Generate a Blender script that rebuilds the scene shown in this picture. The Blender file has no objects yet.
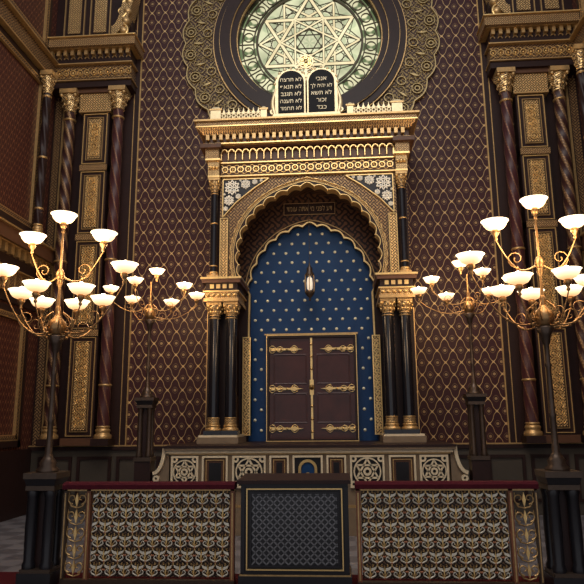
import bpy, math, random
from mathutils import Matrix, Vector
from math import sin, cos, pi, radians, sqrt, atan2
random.seed(3)
COL=bpy.context.scene.collection

# ------------------------------------------------------------------ nodes
class X:
    def __init__(s,nt,k): s.nt=nt; s.k=k
    def m(s,op,*a):
        n=s.nt.nodes.new("ShaderNodeMath"); n.operation=op
        for i,q in enumerate((s,)+a):
            if isinstance(q,X): s.nt.links.new(q.k,n.inputs[i])
            else: n.inputs[i].default_value=float(q)
        return X(s.nt,n.outputs[0])
    def __add__(s,o): return s.m('ADD',o)
    __radd__=__add__
    def __sub__(s,o): return s.m('SUBTRACT',o)
    def __mul__(s,o): return s.m('MULTIPLY',o)
    __rmul__=__mul__
    def __truediv__(s,o): return s.m('DIVIDE',o)
    def sin(s): return s.m('SINE')
    def cos(s): return s.m('COSINE')
    def abs(s): return s.m('ABSOLUTE')
    def max(s,o): return s.m('MAXIMUM',o)
    def min(s,o): return s.m('MINIMUM',o)
    def clamp(s): return s.m('MINIMUM',1.0).m('MAXIMUM',0.0)
    def gt(s,t,sharp=8): return ((s-t)*sharp+0.5).clamp()
    def lt(s,t,sharp=8): return ((s-t)*(-sharp)+0.5).clamp()
def newmat(name):
    m=bpy.data.materials.new(name); m.use_nodes=True; nt=m.node_tree
    b=nt.nodes["Principled BSDF"]; return m,nt,b
def oc(nt):
    t=nt.nodes.new("ShaderNodeTexCoord"); s=nt.nodes.new("ShaderNodeSeparateXYZ"); nt.links.new(t.outputs["Object"],s.inputs[0])
    return X(nt,s.outputs[0]),X(nt,s.outputs[1]),X(nt,s.outputs[2])
def noise(nt,scale,detail=3):
    t=nt.nodes.new("ShaderNodeTexCoord"); n=nt.nodes.new("ShaderNodeTexNoise"); n.inputs["Scale"].default_value=scale; n.inputs["Detail"].default_value=detail
    nt.links.new(t.outputs["Object"],n.inputs["Vector"]); return X(nt,n.outputs["Fac"])
def c4(c): return (c[0],c[1],c[2],1)
def mix(nt,f,a,b):
    n=nt.nodes.new("ShaderNodeMix"); n.data_type='RGBA'
    if isinstance(f,X): nt.links.new(f.k,n.inputs[0])
    else: n.inputs[0].default_value=f
    for i,q in ((6,a),(7,b)):
        if isinstance(q,tuple): n.inputs[i].default_value=c4(q)
        else: nt.links.new(q,n.inputs[i])
    return n.outputs[2]
def setv(nt,b,k,v):
    if isinstance(v,X): nt.links.new(v.k,b.inputs[k])
    elif isinstance(v,(int,float)): b.inputs[k].default_value=v
    elif isinstance(v,tuple): b.inputs[k].default_value=c4(v)
    else: nt.links.new(v,b.inputs[k])
def bump(nt,b,h,dist=.01,st=.6):
    n=nt.nodes.new("ShaderNodeBump"); n.inputs["Distance"].default_value=dist; n.inputs["Strength"].default_value=st
    nt.links.new(h.k,n.inputs["Height"]); nt.links.new(n.outputs[0],b.inputs["Normal"])
def simple(name,c,rough=.5,metal=0,var=.25,scale=14,bm=0.0,spec=.5,coat=0):
    m,nt,b=newmat(name); n=noise(nt,scale)
    d=tuple(x*(1-var) for x in c); e=tuple(min(1,x*(1+var)) for x in c)
    setv(nt,b,"Base Color",mix(nt,n,d,e)); setv(nt,b,"Roughness",rough); setv(nt,b,"Metallic",metal); b.inputs["Specular IOR Level"].default_value=spec
    if coat: b.inputs["Coat Weight"].default_value=coat; b.inputs["Coat Roughness"].default_value=.08
    if bm: bump(nt,b,n,bm,.5)
    return m
def arabesque(nt,k,vx=None):
    x,y,z=oc(nt); u=(x+y)*k; v=z*k
    return ((u+(v.sin()*1.6)).sin()*(v+(u.cos()*1.6)).cos()).abs()
def ornament(name,ca,cb,k=40,thr=.32,metal=.6,rough=.36,bd=.008):
    m,nt,b=newmat(name); a=arabesque(nt,k); f=a.gt(thr,7); n=noise(nt,9)
    f2=(f*(n*.9+.5)).clamp()
    setv(nt,b,"Base Color",mix(nt,f2,cb,ca)); setv(nt,b,"Metallic",f*metal); setv(nt,b,"Roughness",rough); bump(nt,b,f,bd,.7); b.inputs["Specular IOR Level"].default_value=.3
    return m
gold=simple("gold_leaf",(.82,.54,.22),.28,.75,.28,25)
gold_old=simple("aged_gold",(.46,.295,.125),.38,.65,.38,30,.004)
gold_pale=simple("pale_gilding",(.74,.61,.36),.42,.4,.25,20)
gold_lace=simple("dull_lace_gilding",(.36,.27,.12),.42,.45,.35,20)
gorn=ornament("gilded_scrollwork",(.78,.52,.22),(.032,.012,.009),66,.38)
gorn_f=ornament("gilded_fine_scrollwork",(.80,.54,.24),(.035,.013,.010),110,.38)
gorn_d=ornament("dim_gilded_scrollwork",(.32,.20,.09),(.028,.009,.008),56,.40,.45)
lacem=ornament("lace_stucco_ground",(.22,.155,.07),(.034,.014,.012),40,.50,.4,.5)
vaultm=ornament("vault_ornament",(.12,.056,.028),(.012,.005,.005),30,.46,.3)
brown=simple("brown_painted_wood",(.085,.038,.020),.42,0,.3,8,0,.3)
cornm=ornament("cornice_ornament",(.50,.32,.14),(.060,.028,.016),80,.40,.45)
dark=simple("black_lacquer",(.010,.009,.011),.32,0,.3,12,0,.35)
darkbr=simple("dark_brown_lacquer",(.020,.009,.008),.45,0,.3,12,0,.22)
redcol=simple("red_marble",(.055,.017,.018),.38,0,.4,9,0,.35)
stone=simple("olive_brown_stone",(.17,.122,.078),.5,0,.25,10,0,.3)
stone_l=simple("light_tan_stone",(.56,.47,.32),.5,0,.25,14)
brass=simple("aged_brass",(.34,.20,.085),.34,.85,.35,30)
bronze=simple("dark_bronze",(.065,.043,.030),.36,.6,.3,25)
velvet=simple("maroon_velvet",(.050,.005,.010),.9,0,.35,30,.003,.12)
carpet=simple("red_carpet",(.055,.006,.009),.95,0,.3,60,.003,.1)
silver=simple("silvered_metal",(.66,.61,.49),.32,.45,.3,30)
doorm=simple("mahogany_door",(.046,.012,.008),.13,0,.6,4,0,.40)
postm=simple("rust_brown_iron",(.19,.065,.028),.45,.2,.25,20)
leafr=simple("coppery_leaf",(.34,.14,.07),.42,.4,.3,25)
tabm=simple("black_tablet_slate",(.006,.006,.007),.6,0,.2,12,0,.15)
cream=simple("cream_openwork",(.92,.88,.77),.5,0,.10,20)

def wallpaper(name,base,line,a,b,lw,warp,mo):
    m,nt,bs=newmat(name); x,y,z=oc(nt); u=(x+y)*(2*pi/a)
    v0=z*(2*pi/b); v=v0+((v0*2).sin()*warp)
    f=u.cos()+v.cos(); n=noise(nt,3)
    ln=f.abs().lt(lw,9)
    c1=f.abs().gt(1.36,9)*f.abs().lt(1.50,9)
    c2=f.abs().gt(1.84,14)
    fac=(ln*.95).max(c2*.8*mo).max(c1*.35*mo)*(n*.6+.65)
    c=mix(nt,fac.clamp(),base,line); setv(nt,bs,"Base Color",c); setv(nt,bs,"Roughness",.5); setv(nt,bs,"Metallic",ln*.3); bs.inputs["Specular IOR Level"].default_value=.22
    return m
wallm=wallpaper("lattice_diaper_wall",(.036,.0105,.0125),(.62,.43,.20),.26,.40,.075,.32,.55)
sidem=wallpaper("red_diaper_wall",(.044,.010,.010),(.22,.10,.05),.16,.24,.18,.2,1)

def bluemat():
    m,nt,b=newmat("midnight_blue_niche"); n=noise(nt,5)
    setv(nt,b,"Base Color",mix(nt,n,(.005,.026,.088),(.009,.045,.130))); setv(nt,b,"Roughness",.45); b.inputs["Specular IOR Level"].default_value=.2; return m
blue=bluemat()
def floormat():
    m,nt,b=newmat("marble_tile_floor"); x,y,z=oc(nt)
    f=((x*(pi/.3)).sin()*(y*(pi/.3)).sin()).gt(0,30); n=noise(nt,6)
    f=(f*.8+n*.3).clamp(); setv(nt,b,"Base Color",mix(nt,f,(.085,.08,.09),(.16,.155,.17))); setv(nt,b,"Roughness",.35); return m
floorm=floormat()
def glassmat():
    m,nt,b=newmat("stained_glass"); x,y,z=oc(nt)
    r=(x*x+z*z).m('SQRT'); th=z.m('ARCTAN2',x)
    n=noise(nt,2.2); n2=noise(nt,16)
    star=(th*12).cos()*.5+.5
    ring=r.gt(1.0,20)
    petal=((th*24).cos()+((r-1.16)*14).cos()).gt(.1,3)
    base=mix(nt,(star*.5+n2*.5).clamp(),(.66,.70,.42),(.90,.86,.58))
    green=((th*6).cos()*((r*11).cos())).gt(.3,6)
    base=mix(nt,green*.5,base,(.38,.48,.26))
    outer=mix(nt,petal,(.16,.21,.10),(.84,.80,.50))
    c=mix(nt,ring,base,outer)
    setv(nt,b,"Base Color",(.0,.0,.0)); setv(nt,b,"Emission Color",c); b.inputs["Specular IOR Level"].default_value=0
    setv(nt,b,"Emission Strength",(n*1.1+.28)); setv(nt,b,"Roughness",.8); return m  # daylight behind the panes is painted in as patterned emission
glass=glassmat()
def bandglassm():
    m,nt,b=newmat("cream_strap_glass"); n=noise(nt,3)
    setv(nt,b,"Base Color",(.0,.0,.0)); setv(nt,b,"Emission Color",mix(nt,n,(1.0,.80,.42),(1.0,.90,.60))); b.inputs["Specular IOR Level"].default_value=0
    setv(nt,b,"Emission Strength",(n*.7+.55)); return m  # straps glow by emission too, in place of light from outside
bandglass=bandglassm()
def shademat(nm,st,c1,c2):
    m,nt,b=newmat(nm); x,y,z=oc(nt)
    f=(z*11).clamp()
    setv(nt,b,"Base Color",(.8,.7,.55)); setv(nt,b,"Emission Color",mix(nt,f,c1,c2)); setv(nt,b,"Emission Strength",(f*1.1+.75)*st); return m
shade=shademat("glowing_opal_glass",1.25,(1,.50,.20),(1,.80,.54))
pshade=shademat("dim_lantern_glass",.25,(1,.7,.4),(1,.85,.65))
bm_,nt_,b_=newmat("lamp_flame"); setv(nt_,b_,"Emission Color",(1,.80,.5)); setv(nt_,b_,"Emission Strength",20); bulb=bm_
bgold=simple("glossy_black_column",(.008,.008,.011),.16,0,.3,10,0,.5)
slate=simple("black_panel_ground",(.007,.007,.009),.3,0,.3,12)

# ------------------------------------------------------------------ mesh builder
class MB:
    def __init__(s,*mats): s.v=[];s.f=[];s.mi=[];s.sm=[];s.mats=list(mats)
    def mat(s,m):
        if isinstance(m,int): return m
        if m not in s.mats: s.mats.append(m)
        return s.mats.index(m)
    def add(s,vs,fs,m=0,sm=False):
        m=s.mat(m); o=len(s.v); s.v+= [tuple(q) for q in vs]
        for f in fs: s.f.append(tuple(i+o for i in f)); s.mi.append(m); s.sm.append(sm)
    def box(s,x0,x1,y0,y1,z0,z1,m=0):
        vs=[(x,y,z) for z in(z0,z1) for y in(y0,y1) for x in(x0,x1)]
        s.add(vs,[(0,2,3,1),(4,5,7,6),(0,1,5,4),(2,6,7,3),(0,4,6,2),(1,3,7,5)],m)
    def frust(s,x0,x1,y0,y1,z0,z1,g,m=0):
        vs=[(x0,y0,z0),(x1,y0,z0),(x0,y1,z0),(x1,y1,z0),(x0-g,y0-g,z1),(x1+g,y0-g,z1),(x0-g,y1+g,z1),(x1+g,y1+g,z1)]
        s.add(vs,[(0,2,3,1),(4,5,7,6),(0,1,5,4),(2,6,7,3),(0,4,6,2),(1,3,7,5)],m)
    def lathe(s,prof,n=20,m=0,c=(0,0,0),k=0,twist=0,amp=0,axis='z'):
        vs=[];N=len(prof)
        for p in prof:
            r,z=p[0],p[1]; a=p[2] if len(p)>2 else amp
            for i in range(n):
                t=2*pi*i/n; rr=r*(1+a*cos(k*t+twist*z)) if a else r
                if axis=='z': vs.append((c[0]+rr*cos(t),c[1]+rr*sin(t),c[2]+z))
                else: vs.append((c[0]+rr*cos(t),c[1]+z,c[2]+rr*sin(t)))
        fs=[]
        for j in range(N-1):
            for i in range(n):
                a=j*n+i;b=j*n+(i+1)%n; q=(a,b,b+n,a+n)
                fs.append(q if axis=='z' else q[::-1])
        s.add(vs,fs,m,True)
        if prof[0][0]>1e-4: s.add(vs[:n],[tuple(range(n))[::-1]],m)
        if prof[-1][0]>1e-4: s.add(vs[-n:],[tuple(range(n))],m)
    def ball(s,c,r,m=0,n=10,sz=1):
        s.lathe([(max(1e-5,r*sin(pi*i/6)),-r*sz*cos(pi*i/6)) for i in range(7)],n,m,c)
    def tube(s,pts,r,n=5,m=0):
        pts=[Vector(p) for p in pts]; vs=[]
        N=len(pts)
        for i,p in enumerate(pts):
            t=(pts[min(i+1,N-1)]-pts[max(i-1,0)]).normalized()
            ref=Vector((0,1,0)) if abs(t.y)<.9 else Vector((1,0,0))
            a=t.cross(ref).normalized(); b=t.cross(a)
            rr=r[i] if isinstance(r,(list,tuple)) else r
            for j in range(n):
                q=2*pi*j/n; vs.append(p+a*cos(q)*rr+b*sin(q)*rr)
        fs=[(i*n+j,i*n+(j+1)%n,(i+1)*n+(j+1)%n,(i+1)*n+j) for i in range(N-1) for j in range(n)]
        s.add(vs,fs,m,True); s.add(vs[:n],[tuple(range(n))[::-1]],m); s.add(vs[-n:],[tuple(range(n))],m)
    def strip(s,inn,out,y0,y1,m=0,closed=False):
        N=len(inn); vs=[(p[0],y0,p[1]) for p in inn]+[(p[0],y0,p[1]) for p in out]+[(p[0],y1,p[1]) for p in inn]+[(p[0],y1,p[1]) for p in out]
        fs=[]
        for i in range(N if closed else N-1):
            j=(i+1)%N
            fs+=[(i,j,N+j,N+i),(2*N+i,3*N+i,3*N+j,2*N+j),(i,2*N+i,2*N+j,j),(N+i,N+j,3*N+j,3*N+i)]
        if not closed: fs+=[(0,N,3*N,2*N),(N-1,3*N-1,4*N-1,2*N-1)]
        s.add(vs,fs,m)
    def ring(s,cx,cz,r0,r1,y0,y1,m=0,n=20,a0=0,a1=2*pi,sx=1,sz=1):
        cl=abs(a1-a0-2*pi)<1e-6; N=n if cl else n+1
        A=[a0+(a1-a0)*i/n for i in range(N)]
        s.strip([(cx+r0*sx*cos(a),cz+r0*sz*sin(a)) for a in A],[(cx+r1*sx*cos(a),cz+r1*sz*sin(a)) for a in A],y0,y1,m,cl)
    def prism(s,poly,y0,y1,m=0):
        N=len(poly); vs=[(p[0],y0,p[1]) for p in poly]+[(p[0],y1,p[1]) for p in poly]
        fs=[tuple(range(N)),tuple(range(N,2*N))[::-1]]+[(i,N+i,N+(i+1)%N,(i+1)%N) for i in range(N)]
        s.add(vs,fs,m)
    def bar(s,p,q,w,y0,y1,m=0):
        d=Vector((q[0]-p[0],q[1]-p[1])); 
        if d.length<1e-6: return
        d.normalize(); nx,nz=-d.y*w/2,d.x*w/2
        s.prism([(p[0]+nx,p[1]+nz),(p[0]-nx,p[1]-nz),(q[0]-nx,q[1]-nz),(q[0]+nx,q[1]+nz)],y0,y1,m)
    def frame(s,x0,x1,z0,z1,w,y0,y1,m=0):
        s.box(x0,x1,y0,y1,z0,z0+w,m); s.box(x0,x1,y0,y1,z1-w,z1,m); s.box(x0,x0+w,y0,y1,z0+w,z1-w,m); s.box(x1-w,x1,y0,y1,z0+w,z1-w,m)
    def cap(s,cx,cy,z0,z1,r,m=0,ab=None,ma=None,md=None):
        h=z1-z0
        s.lathe([(r*1.02,0),(r*1.15,.04*h),(r*1.02,.09*h),(r*1.05,.12*h,.02),(r*1.3,.32*h,.14),(r*1.2,.4*h,.06),(r*1.38,.5*h,.16),(r*1.62,.72*h,.14),(r*1.35,.8*h,0)],24,m if md is None else md,(cx,cy,z0),k=8)
        for i in range(8):
            a=i*pi/4
            for zz,rr_ in((.30,1.32),(.55,1.5)):
                s.ball((cx+r*rr_*cos(a+zz),cy+r*rr_*sin(a+zz),z0+zz*h),r*.20,m,6,1.5)
        w=(ab or r*1.6)
        for sx in(-1,1):
            for sy in (-1,1): s.ball((cx+sx*w*.8,cy+sy*w*.8,z0+.72*h),r*.36,m,8)
        s.box(cx-w,cx+w,cy-w,cy+w,z0+.8*h,z1,m if ma is None else ma)
    def base(s,cx,cy,z0,h,r,m=0,mp=None):
        w=r*1.5
        s.box(cx-w,cx+w,cy-w,cy+w,z0,z0+.4*h,m if mp is None else mp)
        s.lathe([(r*1.45,.4*h),(r*1.5,.5*h),(r*1.4,.62*h),(r*1.15,.68*h),(r*1.15,.76*h),(r*1.28,.84*h),(r*1.2,.92*h),(r*1.0,h)],20,m,(cx,cy,z0))
    def build(s,name,parent=None,at=(0,0,0),bevel=0,label=None,group=None):
        me=bpy.data.meshes.new(name); me.from_pydata(s.v,[],s.f)
        for m in s.mats: me.materials.append(m)
        me.polygons.foreach_set("material_index",s.mi); me.polygons.foreach_set("use_smooth",s.sm); me.update()
        o=bpy.data.objects.new(name,me); COL.objects.link(o)
        w=wl(parent) if parent else Vector((0,0,0)); o.location=Vector(at)-w; o.parent=parent
        if bevel:
            b=o.modifiers.new("bevel",'BEVEL'); b.width=bevel; b.segments=2; b.limit_method='ANGLE'; b.angle_limit=radians(50)
        if label: o["label"]=label
        return o
def wl(o):
    v=Vector((0,0,0))
    while o: v+=o.location; o=o.parent
    return v
def thing(name,at,label,cat,group=None,kind=None):
    o=bpy.data.objects.new(name,None); o.empty_display_size=.1; COL.objects.link(o); o.location=at
    o["label"]=label; o["category"]=cat
    if group:o["group"]=group
    if kind:o["kind"]=kind
    return o
def struct(o,label,cat):
    o["kind"]="structure"; o["label"]=label; o["category"]=cat; return o
def copytree(o,at,parent=None):
    c=o.copy(); COL.objects.link(c); c.parent=parent
    if at is not None: c.location=at
    for ch in list(o.children): copytree(ch,None,c)
    return c

# ------------------------------------------------------------------ room shell
WX=4.78; WH=11.0; RC=8.46; RR=1.36
mb=MB(wallm)
angs=sorted([2*pi*i/96 for i in range(96)]+[atan2(z-RC,x)%(2*pi) for x in(-WX,WX) for z in (0,WH)])
inn=[(RR*cos(a),RC+RR*sin(a)) for a in angs]; out=[]
for a in angs:
    c,s_=cos(a),sin(a); t=1e9
    if abs(c)>1e-9: t=min(t,WX/abs(c))
    if s_>1e-9: t=min(t,(WH-RC)/s_)
    if s_<-1e-9: t=min(t,-RC/s_)
    out.append((t*c,RC+t*s_))
mb.strip(inn,out,0,.25,0,True)
struct(mb.build("wall_back"),"maroon wall with gilded curved lattice pattern","wall")
for sx,nm in((-1,"wall_left"),(1,"wall_right")):
    mb=MB(sidem,gold_old,darkbr,gorn_d,brown)
    a,b=sorted((sx*WX,sx*(WX+.25)))
    mb.box(a,b,-9,.25,0,WH,0)
    def sb(y0,y1,z0,z1,d,m):
        a,b=sorted((sx*WX,sx*(WX-d))); mb.box(a,b,y0,y1,z0,z1,m)
    sb(-9,0,3.35,3.50,.06,2); sb(-9,0,3.50,3.52,.10,1); sb(-9,0,3.52,3.86,.05,3); sb(-9,0,3.86,3.88,.12,1)
    sb(-9,0,3.88,4.2,.10,2); sb(-9,0,4.2,4.22,.2,1); sb(-9,0,4.22,4.43,.26,4); sb(-9,0,4.43,4.46,.3,1)
    y=-8.9
    while y<-.05:
        sb(y,y+.09,4.06,4.2,.18,1)
        sb(y,y+.02,3.56,3.82,.07,1); y+=.2
    for (y0,y1,z0,z1) in((-4.6,-.50,4.62,7.6),(-4.6,-.5,8.05,10.6),(-4.6,-.5,1.1,3.3)):
        for g,w,m in((0,.10,2),(.10,.015,1),(.12,.06,3),(.18,.012,1)):
            sb(y0+g,y1-g,z0+g,z0+g+w,.05,m); sb(y0+g,y1-g,z1-g-w,z1-g,.05,m); sb(y0+g,y0+g+w,z0+g,z1-g,.05,m); sb(y1-g-w,y1-g,z0+g,z1-g,.05,m)
    sb(-9,0,7.65,7.95,.12,3); sb(-9,0,7.95,7.98,.2,1); sb(-9,0,7.62,7.65,.14,1)
    sb(-9,0,0,1.05,.05,2)
    struct(mb.build(nm),"dark red diapered side wall with gilded cornice","wall")
mb=MB(floorm); mb.box(-6,6,-12,.3,-.1,0); struct(mb.build("floor"),"grey and white marble checker floor","floor")
wm=simple("olive_wainscot",(.045,.036,.026),.5,0,.2,8)
mb=MB(wm,darkbr,gold_old)
mb.box(-WX,WX,-.10,0,0,1.02,0); mb.box(-WX,WX,-.14,0,1.02,1.08,1); mb.box(-WX,WX,-.12,0,1.08,1.10,2)
for i in range(14):
    x=-4.6+i*.67
    mb.frame(x,x+.58,.2,.92,.05,-.13,-.10,1)
struct(mb.build("baseboard_back"),"olive panelled wainscot below the patterned wall","wainscot")

n=1
for sx in(-1,1):
    mb=MB(gold_old,darkbr,gorn_d,gorn,brown,cornm,redcol,gold)
    def xb(x0,x1,y0,y1,z0,z1,m):
        a,b=sorted((sx*x0,sx*x1)); mb.box(a,b,y0,y1,z0,z1,m)
    xb(3.14,3.16,-.03,0,1.1,9.8,0); xb(3.16,3.24,-.05,0,1.1,9.8,1); xb(3.24,3.26,-.04,0,1.1,9.8,0)
    xb(3.27,3.62,-.03,0,1.1,7.4,1)
    xb(3.64,4.14,-.22,0,1.1,7.3,1)
    for z0,z1 in((1.25,2.9),(3.05,4.6),(4.75,5.9),(6.05,7.02)):
        a0,a1=sorted((sx*3.67,sx*4.11)); mb.frame(a0,a1,z0,z1,.012,-.245,-.22,7)
        a0,a1=sorted((sx*3.74,sx*4.04)); mb.frame(a0,a1,z0+.07,z1-.07,.010,-.25,-.22,0)
        mb.box(a0+.03,a1-.03,-.245,-.22,z0+.10,z1-.10,3)
        xc=sx*3.89; zz=z0+.20
        while zz<z1-.13:
            mb.ring(xc,zz,.050,.062,-.265,-.24,7,12); mb.prism([(xc-.022,zz),(xc,zz-.034),(xc+.022,zz),(xc,zz+.034)],-.27,-.24,7)
            for q in(-1,1):
                mb.ball((xc+q*.088,-.25,zz+.065),.013,7,6)
                mb.tube([(xc+q*(.06+.035*sin(pi*t)),-.255,zz-.06+.12*t) for t in [j/6 for j in range(7)]],.006,4,7)
            zz+=.13
    xb(3.6,4.18,-.27,0,1.1,1.22,4)
    for z in(2.92,4.62,5.92): xb(3.64,4.14,-.25,0,z,z+.11,5)
    xb(4.14,WX,-.05,0,1.1,7.4,1); xb(4.56,4.60,-.07,0,1.1,7.4,0); xb(4.62,4.74,-.07,0,1.1,7.4,2)
    xb(3.6,4.2,-.27,0,7.05,7.08,0); xb(3.6,4.2,-.26,0,7.08,7.42,3); xb(3.55,4.24,-.3,0,7.42,7.5,4)
    xb(3.22,WX,-.36,0,7.5,7.62,1); xb(3.20,WX,-.40,0,7.62,7.635,0); xb(3.24,WX,-.34,0,7.635,7.94,2); xb(3.2,WX,-.42,0,7.94,7.96,0)
    xb(3.24,WX,-.38,0,7.96,8.2,1); xb(3.16,WX,-.5,0,8.2,8.215,0); xb(3.12,WX,-.56,0,8.215,8.38,5); xb(3.1,WX,-.6,0,8.38,8.40,7)
    x=3.28
    while x<WX-.06: 
        mb.ring(sx*x,7.79,.045,.056,-.37,-.33,7,12); mb.ball((sx*x,-.35,7.79),.022,7,6)
        for sz in(-1,1): mb.tube([(sx*(x+.06*(t-.5)*2),-.35,7.79+sz*(.075+.02*cos(2*pi*t))) for t in [j/6 for j in range(7)]],.006,4,7)
        mb.ring(sx*x,8.05,.03,.042,-.40,-.36,0,10,0,pi); xb(x-.03,x+.03,-.46,-.3,8.10,8.2,0); x+=.13
    xb(3.3,WX,-.2,0,8.40,10.6,1)
    for g in(0,1):
        a0,a1=sorted((sx*(3.72+g*.5),sx*(4.12+g*.5))); mb.frame(a0,a1,8.6,10.5,.02,-.23,-.2,0); mb.box(a0+.08,a1-.08,-.22,-.2,8.7,10.4,3)
    A=[radians(q) for q in range(0,100,8)]
    mb.strip([(sx*(3.62-.46*sin(a)),10.0-1.5*cos(a)) for a in A][::sx],[(sx*(3.62-.24*sin(a)),10.0-1.32*cos(a)) for a in A][::sx],-.42,-.1,3)
    for i in range(6): mb.ball((sx*(3.25+.03*i),-.36,9.6-.2*i),.09,0,8)
    # scrolled bracket above the column
    for r0,zb_ in((.17,8.62),(.12,8.98),(.09,9.26)):
        mb.tube([(sx*3.46+sx*(-1)*r0*(1-.8*j/16)*cos(-1.2+5.4*j/16),-.40,zb_+r0*(1-.8*j/16)*sin(-1.2+5.4*j/16)) for j in range(17)],[.030-.0012*j for j in range(17)],6,7)
    struct(mb.build("trim_%d"%n),"gilded pilasters and entablature beside the patterned field","pilaster"); n+=1

# ------------------------------------------------------------------ tall columns
def tallcol(at,shaftm,r,z1,tw,label,grp,k=4,amp=.12):
    t=thing("column",at,label,"column",grp)
    m=MB(gold_old,darkbr); m.base(0,0,0,.28,r,0,1); m.build("column_base",t,at)
    m=MB(shaftm,gold_old); H=z1-.28
    N=130
    m.lathe([(r*(1-.08*i/N),.28+H*i/N) for i in range(N+1)],32,0,(0,0,0),k=k,twist=tw,amp=amp)
    for q in(.0,.12,.5,.97): m.lathe([(r*1.0,0),(r*1.13,.01),(r*1.16,.02),(r*1.13,.03),(r,.04)],20,1,(0,0,.28+H*q))
    m.build("column_shaft",t,at)
    m=MB(gorn,gold_old); m.cap(0,0,z1,z1+.42,r,gold_old,None,gold_old,gorn); m.build("column_capital",t,at)
    return t
def twistm(nm,k,tw,ca,cb,th_):
    m,nt,b=newmat(nm); x,y,z=oc(nt); th=y.m('ARCTAN2',x)
    f=((th*k)+(z*tw)).cos().gt(th_,4); a=arabesque(nt,60)
    setv(nt,b,"Base Color",mix(nt,f*(a*.8+.3),cb,ca)); setv(nt,b,"Metallic",f*.3); setv(nt,b,"Roughness",.42); b.inputs["Specular IOR Level"].default_value=.3; return m
spm=twistm("gilt_brown_twist",4,18,(.24,.14,.065),(.035,.013,.012),.2)
rdm=twistm("maroon_twist_gilt_line",5,15,(.20,.10,.05),(.050,.016,.018),.84)
L="tall dark maroon spiral column with gilded leaf capital against the wall"
c=tallcol((-3.46,-.27,1.1),rdm,.098,5.95,15,L,"tall wall columns",5,.06); copytree(c,(3.46,-.27,1.1))
c=tallcol((-4.38,-.24,1.1),spm,.10,5.95,18,"tall twisted brown and gilt column near the corner","twisted corner columns",4,.09); copytree(c,(4.38,-.24,1.1))
c=tallcol((-4.60,-.72,4.46),darkbr,.07,2.72,12,"dark twisted colonnette standing on the gallery cornice","gallery colonnettes"); copytree(c,(4.60,-.72,4.46))

# ------------------------------------------------------------------ rose window
def C(r,n=96): return [(r*cos(2*pi*i/n),r*sin(2*pi*i/n)) for i in range(n)]
W=(0.03,0,RC)
mb=MB(darkbr,gold_old,brown,gorn)
def rr(r0,r1,y,m): mb.strip(C(r0),C(r1),y,.02,m,True)
rr(1.34,1.355,-.10,1); rr(1.355,1.46,-.14,0); rr(1.46,1.47,-.17,1); rr(1.47,1.66,-.20,0); rr(1.66,1.67,-.18,1); rr(1.67,1.78,-.14,0); rr(1.78,1.80,-.11,1)
mb.strip(C(1.33),C(1.36),-.02,.2,0,True)
win=mb.build("window_1",None,W); struct(win,"round rose window with interlaced six-pointed star tracery in cream glass","window")
mb=MB(lacem,gold_lace,gold_old)
N=360; sc=[ (2.33+.07*abs(sin(15*2*pi*i/N))) for i in range(N)]
mb.strip([(1.79*cos(2*pi*i/N),1.79*sin(2*pi*i/N)) for i in range(N)],[((q-.01)*cos(2*pi*i/N),(q-.01)*sin(2*pi*i/N)) for i,q in enumerate(sc)],-.04,0,0,True)
mb.strip([((q-.02)*cos(2*pi*i/N),(q-.02)*sin(2*pi*i/N)) for i,q in enumerate(sc)],[(q*cos(2*pi*i/N),q*sin(2*pi*i/N)) for i,q in enumerate(sc)],-.09,0,1,True)
for i in range(30):
    a=2*pi*(i+.5)/30
    mb.ring(2.24*cos(a),2.24*sin(a),.09,.102,-.08,-.03,1,18); mb.ring(2.24*cos(a),2.24*sin(a),.035,.05,-.08,-.03,1,10)
    mb.ring(1.92*cos(a),1.92*sin(a),.075,.086,-.08,-.03,1,16); mb.ball((1.92*cos(a),-.05,1.92*sin(a)),.025,1,6)
    for j in range(8):
        b=a+2*pi*j/8; mb.ball((2.24*cos(a)+.07*cos(b),-.05,2.24*sin(a)+.07*sin(b)),.011,1,5)
    a=2*pi*i/30
    mb.prism([((2.08+dx)*cos(a)-dz*sin(a),(2.08+dx)*sin(a)+dz*cos(a)) for dx,dz in((-.10,0),(0,-.022),(.10,0),(0,.022))],-.075,-.03,1)
    for q in(-1,1):
        for (r0,dr_,sw) in((1.99,.22,.075),(1.84,.30,.05),(2.10,.20,.04)):
            pts=[]
            for j in range(9):
                t=j/8; aa=a+q*(.01+sw*sin(pi*t)); rad=r0+dr_*t; pts.append((rad*cos(aa),-.055,rad*sin(aa)))
            mb.tube(pts,.0065,4,1)
mb.build("window_lace_surround",win,W,label="dull gold lace stucco band")
mb=MB(glass); mb.add([(0,.1,0)]+[(p[0],.1,p[1]) for p in C(1.35)],[(0,i+1,(i+1)%96+1) for i in range(96)]); mb.build("window_glass",win,W)
lead=simple("dark_leading",(.060,.048,.022),.6,.2)
mb=MB(lead,bandglass)
def star(R,k,off,w,n,y,m=0):
    for i in range(n):
        a=2*pi*i/n+off; b=2*pi*(i+k)/n+off
        mb.bar((R*cos(a),R*sin(a)),(R*cos(b),R*sin(b)),w,y,y+.02,m)
star(.98,4,pi/2,.011,12,.078); star(.98,3,pi/2,.011,12,.076); star(.98,5,pi/2,.009,12,.079)
star(.94,2,0,.056,6,.068); star(.94,2,0,.034,6,.064,1)
star(.95,2,pi/2,.076,6,.056); star(.95,2,pi/2,.050,6,.052,1)
star(.53,2,0,.048,6,.048); star(.53,2,0,.028,6,.044,1)
star(.28,2,pi/2,.016,6,.046); star(.28,1,0,.012,6,.045)
for r,hw in((.99,.020),(1.05,.010),(1.27,.010),(1.34,.012)): mb.strip(C(r-hw),C(r+hw),.035,.08,0,True)
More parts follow.
